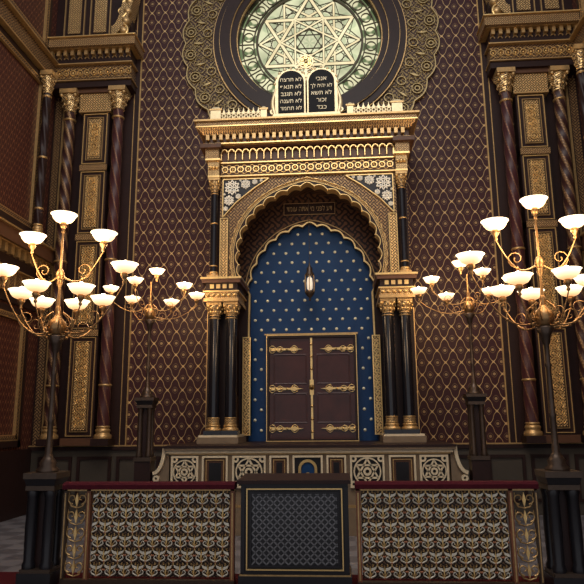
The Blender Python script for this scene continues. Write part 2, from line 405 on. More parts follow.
for i in range(24):
    a=2*pi*i/24; mb.bar((1.05*cos(a),1.05*sin(a)),(1.34*cos(a),1.34*sin(a)),.014,.05,.08)
    a+=pi/24; mb.ring(1.16*cos(a),1.16*sin(a),.085,.098,.05,.08,0,14)
mb.build("window_tracery",win,W,label="interlaced cream star tracery with dark outlines")

# ------------------------------------------------------------------ platform
PZ=1.15
pl=thing("altar_platform",(0,-1,0),"beige-brown stone altar platform with pierced rosette panels","platform")
mb=MB(stone,gold_old,stone_l,darkbr,dark,blue)
def plan(poly,z0,z1,m):
    N=len(poly); mb.add([(p[0],p[1],z0) for p in poly]+[(p[0],p[1],z1) for p in poly],[tuple(range(N))[::-1],tuple(range(N,2*N))]+[(i,(i+1)%N,N+(i+1)%N,N+i) for i in range(N)],m)
def oct_(e): return [(-1.86-e,-2-e),(1.86+e,-2-e),(1.86+e,-.12),(-1.86-e,-.12)]
plan(oct_(.0),0,1.03,0); plan(oct_(.02),1.03,1.05,1); plan(oct_(.05),1.05,1.09,2); plan(oct_(.08),1.09,1.12,0); plan(oct_(.09),1.12,PZ,3)
plan(oct_(.04),0,.35,0); plan(oct_(.025),.35,.38,1)
mb.build("platform_body",pl,(0,0,0))
for sx in(-1,1):
    mb=MB(stone,stone_l,gold_old)
    A=[pi/2*i/10 for i in range(11)]
    cur=[(sx*(1.94+.15*(1-cos(a))),1.13-.34*sin(a)) for a in A]
    poly=[(sx*1.88,0),(sx*2.09,0)]+cur[::-1]+[(sx*1.88,1.13)]
    mb.prism(poly if sx>0 else poly[::-1],-1.99,-.2,0)
    for i in range(len(cur)-1): mb.bar(cur[i],cur[i+1],.045,-2.04,-.2,1)
    mb.ring(sx*2.045,.72,.018,.045,-2.03,-1.99,1,12)
    mb.build("curved_wing_wall",pl,(0,0,0))
def rosette(mb,cx,cz,w,h,y,m):
    nx=max(1,round(w/h)); hh=min(h,w/nx); R=hh/2
    for s_ in range(nx):
        c0=cx+(s_-(nx-1)/2)*hh; mb.ring(c0,cz,R*.90,R*1.0,y-.03,y,m,24)
        for i in range(6):
            a=pi/2+i*pi/3; b=a+2*pi/3; mb.bar((c0+R*.88*cos(a),cz+R*.88*sin(a)),(c0+R*.88*cos(b),cz+R*.88*sin(b)),R*.13,y-.034,y,m)
        mb.ring(c0,cz,R*.14,R*.30,y-.04,y,m,14)
    for sx in(-1,1):
        for sz in(-1,1): mb.ring(cx+sx*(w/2-.02),cz+sz*(h/2-.02),.02,.045,y-.03,y,m,10)
yF=-2.0
for x0,x1,kind in((-1.84,-1.47,'r'),(-1.42,-1.07,'d'),(-1.01,-.56,'r'),(-.51,-.25,'d'),(-.20,.20,'n'),(.25,.51,'d'),(.56,1.01,'r'),(1.07,1.42,'d'),(1.47,1.84,'r')):
    mb=MB(stone_l,dark,gold_old,brown,blue,gold)
    z0,z1=.60,1.015
    mb.frame(x0,x1,z0,z1,.025,yF-.045,yF-.0,0)
    if kind=='r':
        mb.box(x0+.03,x1-.03,yF-.012,yF,z0+.03,z1-.03,1); rosette(mb,(x0+x1)/2,(z0+z1)/2,x1-x0-.05,z1-z0-.05,yF-.012,0)
        nm="rosette_panel"
    elif kind=='d':
        mb.box(x0+.03,x1-.03,yF-.012,yF,z0+.03,z1-.03,3); mb.frame(x0+.05,x1-.05,z0+.05,z1-.05,.012,yF-.03,yF-.01,2); nm="plain_panel"
        mb.box(x0+.09,x1-.09,yF-.02,yF,z0+.09,z1-.09,1)
    else:
        mb.box(x0+.03,x1-.03,yF-.012,yF,z0+.03,z1-.03,1); cz=.84
        mb.strip([(.09*cos(a),cz+.09*sin(a)) for a in [pi*i/12 for i in range(13)]],[(.125*cos(a),cz+.125*sin(a)) for a in [pi*i/12 for i in range(13)]],yF-.04,yF,5)
        mb.box(-.125,-.09,yF-.04,yF,z0+.03,cz,5); mb.box(.09,.125,yF-.04,yF,z0+.03,cz,5); mb.prism([(-.085,z0+.04),(.085,z0+.04),(.085,cz)]+[(.085*cos(pi*i/8),cz+.085*sin(pi*i/8)) for i in range(1,8)]+[(-.085,cz)],yF-.02,yF,4)
        mb.ball((0,yF-.03,.76),.04,5); nm="niche_panel"
    mb.build(nm,pl,(0,0,0))

# ------------------------------------------------------------------ ark
ark=thing("torah_ark",(0,-.75,PZ),"gilded and dark wood Torah ark with scalloped arch","ark")
def ab(mb,name,**k): return mb.build(name,ark,(0,0,0),**k)
for sx in(-1,1):
    mb=MB(brown,gold_old,gorn_f,stone_l,stone); a,b=sorted((sx*1.06,sx*1.68))
    mb.box(a,b,-1.22,-.32,PZ,PZ+.09,4); mb.box(a+.02,b-.02,-1.2,-.32,PZ+.09,PZ+.12,3)
    ab(mb,"plinth")
def dcol():
    mb=MB(bgold,gold_old,gold,gorn_f)
    mb.base(0,0,0,.16,.085,1,0)
    mb.lathe([(.086,.16),(.086,.5),(.086,1.0),(.081,1.80)],20,0)
    for z in(.16,.24,1.76): mb.lathe([(.086,0),(.094,.006),(.094,.014),(.086,.02)],20,1,(0,0,z))
    mb.lathe([(.089,.18),(.089,.24)],20,3)
    mb.cap(0,0,1.80,2.02,.080,2,.115,1,3)
    return mb
first=None
for x in(-1.47,-1.21,1.21,1.47):
    if first is None: first=dcol().build("column",ark,(x,-1.03,PZ+.12),label="glossy black column with gilded base and capital")
    else:
        o=first.copy(); COL.objects.link(o); o.parent=ark; o.location=Vector((x,-1.03,PZ+.12))-wl(ark)
for sx in(-1,1):
    mb=MB(brown,gold,gorn_f,gorn,darkbr,gold_old,vaultm)
    def xb(x0,x1,y0,y1,z0,z1,m):
        a,b=sorted((sx*x0,sx*x1)); mb.box(a,b,y0,y1,z0,z1,m)
    xb(1.08,1.62,-1.2,-.3,3.29,3.34,5); xb(1.10,1.60,-1.17,-.3,3.34,3.44,2); xb(1.07,1.63,-1.2,-.3,3.44,3.46,1)
    xb(1.10,1.60,-1.16,-.3,3.46,3.58,4); xb(1.05,1.65,-1.22,-.3,3.58,3.64,0); xb(1.03,1.67,-1.24,-.3,3.64,3.67,1)
    for i in range(6): mb.ball((sx*(1.14+.084*i),-1.18,3.39),.03,1,8)
    for x in (1.2,1.3,1.4,1.5): xb(x-.03,x+.03,-1.175,-1.1,3.5,3.565,1)
    ab(mb,"impost_block")
    mb=MB(darkbr,gorn,gold_old,vaultm,gorn_d,gold)
    xb(1.30,1.62,-.85,0,PZ,3.3,0); xb(1.19,1.30,-.9,-.0,PZ,3.3,0)
    xb(1.05,1.2,-.36,-.2,PZ,3.5,0)
    xb(1.62,1.64,-.8,-.1,1.3,3.2,2)
    xb(1.36,1.60,-.88,0,3.67,5.55,0); xb(1.58,1.62,-.8,-.1,3.8,5.4,4)
    ab(mb,"side_pier")
    mb=MB(gold,gorn,gold_old); a,b=sorted((sx*.985,sx*1.115)); yS=-.46
    mb.box(a,b,yS,-.34,1.27,2.80,1); mb.frame(a,b,1.25,2.82,.016,yS-.02,-.34,0)
    z=1.36
    while z<2.76:
        mb.ring((a+b)/2,z,.024,.036,yS-.02,yS,0,10); mb.prism([((a+b)/2-.012,z+.055),((a+b)/2,z+.035),((a+b)/2+.012,z+.055),((a+b)/2,z+.075)],yS-.018,yS,0); z+=.11
    ab(mb,"ornament_strip",label="upright gilded relief strip beside the doors")
def ucol():
    mb=MB(bgold,gold_old,gold,gorn_f); mb.base(0,0,0,.12,.06,1)
    mb.lathe([(.056,.12),(.056,.8),(.053,1.45)],18,0)
    for z in(.2,.9,1.4): mb.lathe([(.056,0),(.063,.006),(.063,.014),(.056,.02)],18,1,(0,0,z))
    mb.cap(0,0,1.44,1.67,.055,2,.09,1,3)
    return mb
o1=ucol().build("colonnette",ark,(-1.50,-1.06,3.67),label="slender black colonnette with gilded capital")
o=o1.copy(); COL.objects.link(o); o.parent=ark; o.location=Vector((1.50,-1.06,3.67))-wl(ark)
zc=4.03
def archpts(R,zc_,zb,xb_,lob=0,amp=0,n=88,rz=1.0,a0=-18):
    P=[]; A0=radians(a0); A1=pi-A0; pt=.05 if zc_==zc else .04
    P.append((R*cos(A0) if xb_ is None else xb_,zb))
    for i in range(n+1):
        a=A0+(A1-A0)*i/n; r=R-(amp*(1-abs(sin(lob*pi*i/n))) if lob else 0)
        x=r*cos(a); P.append((x,zc_+r*rz*sin(a)+(pt*max(0,1-abs(x)/.45)**1.5 if sin(a)>0 else 0)))
    P.append((-(R*cos(A0)) if xb_ is None else -xb_,zb))
    return P
def rectpts(P,hx,zt,zb,c):
    o=[]
    for i,(x,z) in enumerate(P):
        dx,dz=x,z-c; 
        if i in(0,len(P)-1) or dz<=0: o.append((hx if x>0 else -hx,z)); continue
        t=min(hx/abs(dx) if abs(dx)>1e-6 else 1e9,(zt-c)/dz); o.append((dx*t,c+dz*t))
    for s in(-1,1):
        k=min(range(len(o)),key=lambda i:(o[i][0]-s*hx)**2+(o[i][1]-zt)**2); o[k]=(s*hx,zt)
    return o
mb=MB(gorn_d,brown,gold)
P=archpts(1.18,zc,3.67,None)
mb.strip(P,rectpts(P,1.42,5.38,3.67,zc),-1.0,-.84,0)
ab(mb,"spandrel_plate")
mb=MB(gold,gorn_f,gold_old,darkbr,gorn_d,gorn)
def band(r0,r1,y,m,l0=0,a0=0,l1=0,a1=0):
    mb.strip(archpts(r0,zc,3.67,None,l0,a0,228),archpts(r1,zc,3.67,None,l1,a1,228),y,-.86,m)
band(1.150,1.161,-1.07,0,19,.045,19,.042)
band(1.160,1.185,-1.05,3,19,.042)
band(1.184,1.192,-1.06,0); band(1.192,1.208,-1.03,4); band(1.208,1.236,-1.04,1); band(1.236,1.247,-1.07,0,0,0,31,.020)
for i in range(19):
    a=radians(-18)+(pi+2*radians(18))*(i)/19; x=1.105*cos(a)
    mb.ball((x,-1.03,zc+1.105*sin(a)+.05*max(0,1-abs(x)/.45)**1.5),.013,0,8)
ab(mb,"scalloped_arch",label="gilded finely scalloped arch moulding")
for sx in(-1,1):
    mb=MB(cream,dark,gold)
    tri=[(sx*1.37,5.34),(sx*.62,5.34),(sx*.86,5.18),(sx*1.15,4.95),(sx*1.37,4.70)]
    if sx<0: tri=tri[::-1]
    mb.prism(tri[::-1],-1.02,-1.0,1)
    for i in range(5):
        p,q=tri[i],tri[(i+1)%5]; mb.bar(p,q,.014,-1.04,-1.0,2)
    for (x,z,r) in((1.22,5.20,.125),(1.00,5.25,.08),(1.27,4.98,.085),(.85,5.285,.045),(1.12,5.045,.045),(1.325,4.84,.04),(.745,5.305,.025),(1.085,5.315,.018),(1.345,5.085,.018)):
        for k in range(3):
            a=k*pi/3; mb.bar((sx*x-r*.95*cos(a),z-r*.95*sin(a)),(sx*x+r*.95*cos(a),z+r*.95*sin(a)),r*.12,-1.04,-1.01,0)
        for i in range(6):
            a=pi/2+i*pi/3; b=a+2*pi/3; mb.bar((sx*x+r*cos(a),z+r*sin(a)),(sx*x+r*cos(b),z+r*sin(b)),r*.12,-1.045,-1.01,0)
    ab(mb,"spandrel_tracery",label="cream openwork star tracery in the arch corner")
for sx in(-1,1):
    mb=MB(gorn,gold); a,b=sorted((sx*1.28,sx*1.41)); mb.box(a,b,-1.03,-1.0,3.72,4.66,0); mb.frame(a,b,3.70,4.68,.010,-1.05,-1.0,1); ab(mb,"ornament_strip")
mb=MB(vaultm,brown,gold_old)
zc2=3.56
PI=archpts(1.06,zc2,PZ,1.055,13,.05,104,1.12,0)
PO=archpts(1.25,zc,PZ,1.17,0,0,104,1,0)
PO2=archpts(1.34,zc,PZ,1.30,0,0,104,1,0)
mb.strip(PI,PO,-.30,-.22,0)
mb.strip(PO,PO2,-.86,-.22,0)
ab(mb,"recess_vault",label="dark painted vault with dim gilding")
mb=MB(gold,gold_old,darkbr,gorn_f)
mb.strip(archpts(1.06,zc2,PZ,1.055,13,.05,104,1.12,0),archpts(1.08,zc2,PZ,1.075,13,.04,104,1.12,0),-.335,-.28,0)
mb.strip(archpts(1.10,zc2,PZ+2.2,1.10,0,0,104,1.12,0),archpts(1.112,zc2,PZ+2.2,1.112,0,0,104,1.12,0),-.325,-.28,1)
ab(mb,"inner_arch_moulding")
mb=MB(darkbr,gorn_d,gold_old)
mb.box(-.44,.44,-.33,-.28,4.93,5.14,0); mb.frame(-.44,.44,4.93,5.14,.008,-.335,-.33,2)
insc=ab(mb,"inscription_panel",label="dark panel with dim gilded Hebrew inscription")
starm=simple("star_gilding",(.98,.88,.62),.35,.15,.08,20)
mb=MB(blue,starm)
PN=archpts(1.08,zc2,PZ,1.08,0,0,48,1.12,0)
mb.prism(PN,-.2,-.12,0)
r=0; z=1.32
while z<4.75:
    x=-1.05+(.105 if r%2 else 0)
    while x<1.06:
        inside=(abs(x)<1.0 if z<zc2 else (x/1.0)**2+((z-zc2)/1.12)**2<1)
        if inside and not(abs(x)<.76 and z<2.95):
            s_=.026
            mb.lathe([(s_,0),(s_*.8,-.012),(.001,-.02)],8,1,(x,-.2,z),axis='y')
        x+=.21
    z+=.165; r+=1
ab(mb,"starry_niche",label="deep blue niche studded with gold stars")
dr=MB(gold,gold_old,darkbr)
dr.frame(-.725,.725,PZ,2.84,.035,-.40,-.2,2); dr.frame(-.735,.735,PZ,2.85,.010,-.41,-.2,0); dr.box(-.76,.76,-.42,-.2,2.85,2.875,1)
fr=ab(dr,"door_frame")
for sx in(-1,1):
    a,b=sorted((sx*.012,sx*.695)); d=MB(doorm,gold,darkbr); d.box(a,b,-.35,-.22,PZ+.02,2.81,0)
    for z0,z1 in((1.43,1.91),(2.05,2.54)):
        aa,bb=sorted((sx*.08,sx*.62)); d.frame(aa,bb,z0,z1,.02,-.362,-.35,0)
    leaf=ab(d,"ark_door",bevel=.004,label="dark polished mahogany door leaf")
    for z in(1.35,1.98,2.62):
        h=MB(gold); e=sx*.70
        h.prism([(e,z-.026),(e-sx*.36,z-.014),(e-sx*.42,z-.040),(e-sx*.47,z-.010),(e-sx*.56,z),(e-sx*.47,z+.010),(e-sx*.42,z+.040),(e-sx*.36,z+.014),(e,z+.026)][::sx],-.385,-.35,0)
        for q in(.03,.12,.21,.30): h.ball((e-sx*q,-.387,z),.020,0,8)
        for sz in(-1,1):
            for q0,ln,am_ in((.0,.12,.045),(.13,.11,.030),(.36,.12,.045)):
                h.tube([(e-sx*(q0+ln*t),-.372,z+sz*(.015+am_*sin(pi*t))) for t in [i/8 for i in range(9)]],.006,5)
        h.build("strap_hinge",leaf,(0,0,0),label="long gilded strap hinge")
h=MB(gold_old,gold); h.box(-.016,.016,-.385,-.34,PZ+.02,2.81,1)
for z in(1.3,1.5,1.7,2.3,2.5,2.7): h.ball((0,-.385,z),.024,1)
h.box(-.032,.032,-.39,-.35,1.88,2.12,1)
h.lathe([(.045,0),(.045,-.02),(.02,-.03),(.02,-.06),(.032,-.07),(.001,-.09)],12,1,(0,-.38,2.0),axis='y'); ab(h,"door_astragal",label="gilded lock strip")
# entablature
mb=MB(cornm,gold,brown,gorn,gold_old,gorn_f,darkbr)
mb.box(-1.42,1.42,-1.06,-.1,5.38,5.40,1); mb.box(-1.41,1.41,-1.04,-.1,5.40,5.60,2); mb.box(-1.44,1.44,-1.08,-.1,5.60,5.62,1)
N=22; w=2.8/N
for i in range(N):
    x=-1.4+w*(i+.5)
    mb.ring(x,5.50,w*.30,w*.42,-1.06,-1.03,1,12); mb.ball((x,-1.05,5.50),w*.16,1,8)
    for sz in(-1,1):
        mb.tube([(x-w*.5+w*q,-1.05,5.50+sz*(.055+.022*cos(2*pi*q))) for q in [j/8 for j in range(9)]],.008,4,1)
ab(mb,"gilded_frieze",label="gilded scrollwork frieze")
mb=MB(brown,gold,gold_old,darkbr,gorn_f,cornm)
mb.box(-1.44,1.44,-1.04,-.1,5.63,5.88,0)
N=24; w=2.8/N
for i in range(N):
    x=-1.4+w*(i+.5)
    mb.ring(x,5.79,w*.30,w*.42,-1.10,-1.03,1,10,0,pi); mb.box(x-w*.5,x-w*.40,-1.10,-1.03,5.65,5.8,1); mb.ball((x-w*.45,-1.08,5.67),.015,1,6)
mb.box(1.4-w*.12,1.4+.01,-1.1,-1.03,5.65,5.8,1)
mb.box(-1.46,1.46,-1.12,-.1,5.86,5.89,0)
ab(mb,"arcaded_frieze",label="row of small gilded blind arches")
for sx in(-1,1):
    mb=MB(brown,gold,gorn_f,gold_old,cornm,darkbr)
    def xb(x0,x1,y0,y1,z0,z1,m):
        a,b=sorted((sx*x0,sx*x1)); mb.box(a,b,y0,y1,z0,z1,m)
    xb(1.41,1.60,-1.16,-.1,5.34,5.37,1); xb(1.42,1.60,-1.15,-.1,5.37,5.62,2); xb(1.40,1.64,-1.19,-.1,5.62,5.65,1); xb(1.42,1.64,-1.18,-.1,5.65,5.82,4); xb(1.38,1.72,-1.24,-.1,5.82,5.89,0)
    for i in range(3): mb.ball((sx*(1.45+.055*i),-1.17,5.50),.028,1,8)
    ab(mb,"corner_bracket")
mb=MB(brown,gold,gold_old,cornm,gold_pale,darkbr)
CZ=6.24
mb.box(-1.66,1.66,-1.20,-.1,5.89,5.91,1); mb.box(-1.64,1.64,-1.18,-.1,5.91,6.03,0)
x=-1.62
while x<1.6: mb.box(x,x+.055,-1.26,-1.16,5.94,6.03,2); x+=.108
mb.frust(-1.66,1.66,-1.24,-.1,6.03,6.12,.10,3); mb.box(-1.77,1.77,-1.36,-.05,6.12,6.135,1); mb.box(-1.76,1.76,-1.35,-.05,6.135,6.21,3); mb.box(-1.80,1.80,-1.39,-.05,6.21,CZ,2)
ab(mb,"cornice",label="projecting brown and gilded cornice")
N=34; w=2.76/N; zb=CZ; yc=-1.20
for sd,(a,b) in((-1,(-1.42,-.68)),(1,(.72,1.42))):
    mb=MB(gold_pale,gold,gold_old)
    mb.box(a,b,yc-.03,yc+.03,zb,zb+.03,0); mb.box(a,b,yc-.02,yc+.02,zb+.165,zb+.18,0)
    for i in range(N):
        x=-1.38+w*(i+.5)
        if x-w*.4<a or x+w*.4>b: continue
        mb.ring(x,zb+.065,w*.30,w*.48,yc-.02,yc+.02,0,12); mb.ring(x,zb+.13,w*.26,w*.44,yc-.02,yc+.02,0,12)
        mb.prism([(x-w*.3,zb+.18),(x+w*.3,zb+.18),(x+w*.1,zb+.22),(x,zb+.27),(x-w*.1,zb+.22)],yc-.02,yc+.02,0)
    for x,hw,hh in((1.47*sd,.085,.22),(a if sd>0 else b,.05,.2)):
        mb.box(x-hw,x+hw,yc-.05,yc+.06,zb,zb+hh,0); mb.box(x-hw-.02,x+hw+.02,yc-.06,yc+.08,zb+hh,zb+hh+.025,2); mb.frust(x-hw*.9,x+hw*.9,yc-.05,yc+.05,zb+hh+.025,zb+hh+.07,-.03,0)
    ab(mb,"cresting",label="pale gilded openwork cresting with corner blocks")
# ------------------------------------------------------------------ tablets of the law
TX=.02; TY=-1.34; T0=CZ+.003
tb=thing("commandment_tablets",(TX,TY,T0),"pair of round-topped black tablets with gold Hebrew lettering","tablets")
mb=MB(gold_pale,gold)
def tab(cx,w,z0,h,n=16): return [(cx-w,z0),(cx+w,z0)]+[(cx+w*cos(pi*i/n),z0+h-w+w*sin(pi*i/n)) for i in range(n+1)]
mb.prism([(TX-.55,T0),(TX+.55,T0),(TX+.53,T0+.05),(TX-.53,T0+.05)],TY-.02,TY+.05,0)
for cx in(-.245,.245): mb.prism(tab(TX+cx,.258,T0+.04,.80),TY,TY+.05,0)
for sx in(-1,1):
    mb.tube([(TX+sx*(.51+.035*sin(t*5)),TY+.02,T0+.05+.6*t) for t in [i/12 for i in range(13)]],[.042*(1-.6*i/12) for i in range(13)],6,0)
    mb.ring(TX+sx*.545,T0+.10,.02,.045,TY,TY+.04,0,12)
    for i in range(7): mb.ball((TX+sx*(.245+.262*cos(pi*i/8)),TY+.01,T0+.588+.262*sin(pi*i/8)),.026,0,8)
    mb.tube([(TX+sx*(.03+.10*sin(pi*t)),TY+.02,T0+.74+.14*t) for t in [i/8 for i in range(9)]],.022,6,0)
mb.build("tablet_frame",tb,(0,0,0),label="pale gilded ornamental frame")
mb=MB(gold_pale,gold,dark)
cz=T0+.96
mb.ring(TX,cz,.105,.125,TY-.005,TY+.03,0,20)
for i in range(6):
    a=pi/2+i*pi/3; b=a+2*pi/3
    mb.bar((TX+.105*cos(a),cz+.105*sin(a)),(TX+.105*cos(b),cz+.105*sin(b)),.018,TY-.01,TY+.03,1)
mb.ball((TX,TY+.01,cz),.025,1); mb.box(TX-.02,TX+.02,TY,TY+.03,T0+.66,cz-.10,0)
for i in range(12):
    a=2*pi*i/12; mb.bar((TX+.12*cos(a),cz+.12*sin(a)),(TX+.15*cos(a),cz+.15*sin(a)),.02,TY+.005,TY+.025,0)
mb.build("star_finial",tb,(0,0,0),label="round gilded star finial")
letm=simple("gold_letters",(.92,.80,.54),.5,.1,.05,10)
letd=simple("dim_gold_letters",(.40,.28,.13),.5,.3,.1,10)
def lettering(s,cx,zz0,size,parent,y,maxw=.355,mat_=None,lb="line of gold Hebrew lettering"):
    t=bpy.data.curves.new("lettering",'FONT'); t.body=s[::-1]; t.size=size; t.align_x='CENTER'; t.align_y='CENTER'; t.extrude=.003; t.offset=-.0006
    o=bpy.data.objects.new("lettering",t); COL.objects.link(o); bpy.context.view_layer.update()
    me=bpy.data.meshes.new_from_object(o.evaluated_get(bpy.context.evaluated_depsgraph_get()))
    bpy.data.objects.remove(o)
    xs=[v.co[0] for v in me.vertices]; mid=(max(xs)+min(xs))/2; sc_=min(1,maxw/(max(xs)-min(xs)))
    m=MB(mat_ or letm)
    m.add([((v.co[0]-mid)*sc_+cx,y-v.co[2],v.co[1]*max(sc_,.92)+zz0) for v in me.vertices],[tuple(p.vertices) for p in me.polygons],0)
    return m.build("lettering",parent,(0,0,0),label=lb)
for cx,lines in((-.245,["לא תרצח","לא תנאף","לא תגנב","לא תענה","לא תחמד"]),(.245,["אנכי","לא יהיה לך","לא תשא","זכור","כבד"])):
    mb=MB(tabm); mb.prism(tab(TX+cx,.208,T0+.065,.735),TY-.02,TY+.01,0); tt=mb.build("tablet",tb,(0,0,0),label="black round-topped tablet")
    for i,s in enumerate(lines): lettering(s,TX+cx,T0+.635-i*.125,.100,tt,TY-.023,.345)
lettering("דע לפני מי אתה עומד",0,5.035,.14,insc,-.334,.78,letd,"dim gilded Hebrew inscription")

# ------------------------------------------------------------------ pendant lamp
PLY=-.60; P0=3.37
pn=thing("pendant_lamp",(0,PLY,P0),"small hanging eternal light on a chain inside the arch","lamp")
m=MB(bronze); m.tube([(0,0,.62),(0,0,1.0),(0,0,1.86)],.004,5)
for i in range(20): m.ball((0,0,.66+i*.06),.008,0,6)
m.build("chain",pn,(0,PLY,P0))
m=MB(bronze,gold_old); m.lathe([(.001,0),(.02,.02),(.012,.05),(.05,.09),(.080,.14),(.078,.17),(.03,.18)],16,0); m.lathe([(.076,.42),(.082,.44),(.045,.50),(.05,.54),(.018,.59),(.010,.64)],16,0)
for i in range(6):
    a=i*2*pi/6+.5; m.tube([(.076*cos(a),.076*sin(a),.15),(.088*cos(a),.088*sin(a),.29),(.076*cos(a),.076*sin(a),.43)],.007,5,1)
m.build("lamp_body",pn,(0,PLY,P0))
m=MB(pshade); m.lathe([(.02,.18),(.045,.21),(.05,.30),(.04,.38),(.02,.41)],14); m.build("glass_shade",pn,(0,PLY,P0))

# ------------------------------------------------------------------ candelabra
def bowl_holder(m,c,s=1):
    m.lathe([(.012,-.10),(.018,-.085),(.010,-.07),(.024,-.045),(.038,-.02),(.026,0),(.02,.01)],12,0,c)
def shadeprof(s): return [(.015*s,0),(.048*s,.004*s),(.082*s,.020*s),(.104*s,.048*s),(.117*s,.078*s),(.132*s,.092*s),(.124*s,.092*s),(.108*s,.078*s),(.092*s,.050*s),(.06*s,.018*s),(.001,.008*s)]
SHME={}
def candelabrum(at,arms,label,grp,s,hubs,big):
    x0,y0,zf=at
    t=thing("candelabrum",(x0,y0,zf),label,"candelabra",grp)
    m=MB(bronze,dark,gold_old,darkbr)
    if big:
        zc_=1.03
        m.box(-.15,.15,-.15,.15,zf,.20,1); m.box(-.135,.135,-.135,.135,.20,.23,0)
        for sx in(-1,1):
            for sy in(-1,1):
                m.lathe([(.055,.23),(.058,.26),(.045,.29),(.05,.55),(.045,.82),(.058,.86),(.05,.88)],14,1,(sx*.08,sy*.08,0))
        m.box(-.05,.05,-.05,.05,.23,.88,3)
        m.box(-.13,.13,-.13,.13,.88,.92,0); m.frust(-.125,.125,-.125,.125,.92,.98,.02,1); m.box(-.15,.15,-.15,.15,.98,zc_,0)
    else:
        zc_=1.80
        m.box(-.11,.11,-.11,.11,0,.95,3); m.box(-.12,.12,-.125,.125,.95,1.0,0)
        for sx in(-1,1):
            for sy in(-1,1): m.lathe([(.04,1.0),(.045,1.03),(.033,1.08),(.034,1.4),(.03,1.6),(.042,1.66)],12,0,(sx*.065,sy*.065,0))
        m.box(-.04,.04,-.04,.04,1.0,1.66,3)
        m.box(-.11,.11,-.11,.11,1.66,1.70,0); m.frust(-.10,.10,-.10,.10,1.70,1.76,.03,1); m.box(-.135,.135,-.135,.135,1.76,zc_,0)
    m.build("pedestal",t,(x0,y0,0))
    zt=hubs[0]; H=zt-zc_
    m=MB(bronze,brass)
    k=1.0 if big else .95
    pr=[(.10,0),(.105,.02),(.07,.05),(.08,.08),(.05,.12),(.032,.16),(.036,.2),(.028,.22)]
    pr=[(r*k,z*k) for r,z in pr]+[(.026*k,.35*H),(.034*k,.37*H),(.026*k,.39*H),(.022*k,.7*H),(.03*k,.72*H),(.022*k,.74*H),(.022*k,.86*H),(.035*k,.88*H),(.045*k,.93*H),(.085*k,.985*H),(.06*k,H)]
    m.lathe(pr,16,0,(0,0,zc_),k=8,amp=.03)
    m.build("pole",t,(x0,y0,0))
    k=1.0 if big else .8
    m=MB(brass)
    top=arms[0][2]-.1; 
    m.lathe([(.05*k,0),(.085*k,.04),(.092*k,.08),(.075*k,.13),(.035*k,.17),(.022*k,.2),(.03*k,.24),(.018*k,.28)],16,0,(0,0,zt))
    m.lathe([(.016*k,zt+.28),(.011*k,(zt+top)/2-.05),(.030*k,(zt+top)/2),(.011*k,(zt+top)/2+.05),(.010*k,top)],12,0)
    for h in hubs[1:]: m.lathe([(.016*k,-.06),(.036*k,-.03),(.042*k,0),(.036*k,.03),(.016*k,.06)],14,0,(0,0,h))
    for i in range(6):
        a=i*pi/3; m.tube([((.05+.09*sin(pi*q))*cos(a)*k,(.05+.09*sin(pi*q))*sin(a)*k,zt+.02+.2*q) for q in [j/8 for j in range(9)]],.006,5)
    m.build("stem",t,(x0,y0,0))
    for dx,dy,z,h in arms:
        m=MB(brass)
        if h>=0:
            R=sqrt(dx*dx+dy*dy); ux,uy=dx/R,dy/R; z1=z-.10; hz=hubs[h]+(.06 if h==0 else 0)
            P=[]
            for i in range(17):
                q=i/16; rad=R*(q**.9); zz=hz+(z1-hz)*(q**2.2)-.11*sin(pi*q)*(1-.3*q)*k
                P.append((ux*rad,uy*rad,zz))
            m.tube(P,[.0085*k*(1-.25*i/16) for i in range(17)],6)
            Q=[]
            for i in range(15):
                a=-pi/2+i*.62; rr_=.085*k*(1-i/16)
                Q.append((ux*(R*.55+rr_*cos(a)),uy*(R*.55+rr_*cos(a)),P[9][2]+.07*k+rr_*sin(a)))
            m.tube(Q,.0048*k,5)
            m.ball(P[8],.016*k,0,8)
        bowl_holder(m,(dx,dy,z)); 
        am=m.build("lamp_arm",t,(x0,y0,0))
        if s not in SHME:
            sm=MB(shade,bulb); sm.lathe(shadeprof(s),20,0); sm.ball((0,0,.085*s),.036*s,1,10,1.2)
            o=sm.build("glass_shade",am,(x0+dx,y0+dy,z)); SHME[s]=o
        else:
            o=SHME[s].copy(); COL.objects.link(o); o.parent=am; o.location=(dx,dy,z)
    zs=[a[2] for a in arms]; zm=sum(zs)/len(zs)
    for lx,ly,lz in((-.30,-.22,.22),(.30,-.22,.22),(0,.30,.35)):
        l=bpy.data.lights.new("candelabrum_light",'POINT'); l.energy=18; l.color=(1,.66,.36); l.shadow_soft_size=.15
        lo=bpy.data.objects.new("candelabrum_light",l); COL.objects.link(lo); lo.parent=t; lo.location=(lx,ly,zm+lz-zf)
    return t
bigarms=[(0,0,3.37,-1),(-.34,0,3.17,1),(.37,0,3.17,1),(-.50,-.18,2.81,0),(.65,-.18,2.81,0),(-.37,.35,2.60,0),(-.02,.38,2.58,0),(.26,.35,2.61,0),(-.42,.02,2.63,0),(-.15,-.24,2.64,0),(.24,-.16,2.62,0)]
mir=lambda A:[(-a,b,c_,d) for a,b,c_,d in A]
BL="tall bronze candelabrum with glowing opal bowls by the railing end"
candelabrum((-2.20,-5,.085),[(a+.04,b,c_,d) if d>=0 else (a,b,c_,d) for a,b,c_,d in bigarms],BL,"railing candelabra",.96,[2.27,2.85],True)
candelabrum((2.28,-5,.085),mir(bigarms),BL,"railing candelabra",.96,[2.27,2.85],True)
sm_=[(.08,0,3.55,-1),(-.59,0,3.31,1),(.49,0,3.33,1),(-.17,-.2,3.38,1),(-.30,.1,3.17,0),(.28,.1,3.11,0),(.67,0,3.18,0)]
SL="slender bronze candelabrum with glowing opal bowls beside the platform"
candelabrum((-2.23,-1.95,0),sm_,SL,"platform candelabra",.88,[2.90,3.08],False)
candelabrum((2.25,-1.95,0),mir(sm_),SL,"platform candelabra",.88,[2.90,3.08],False)

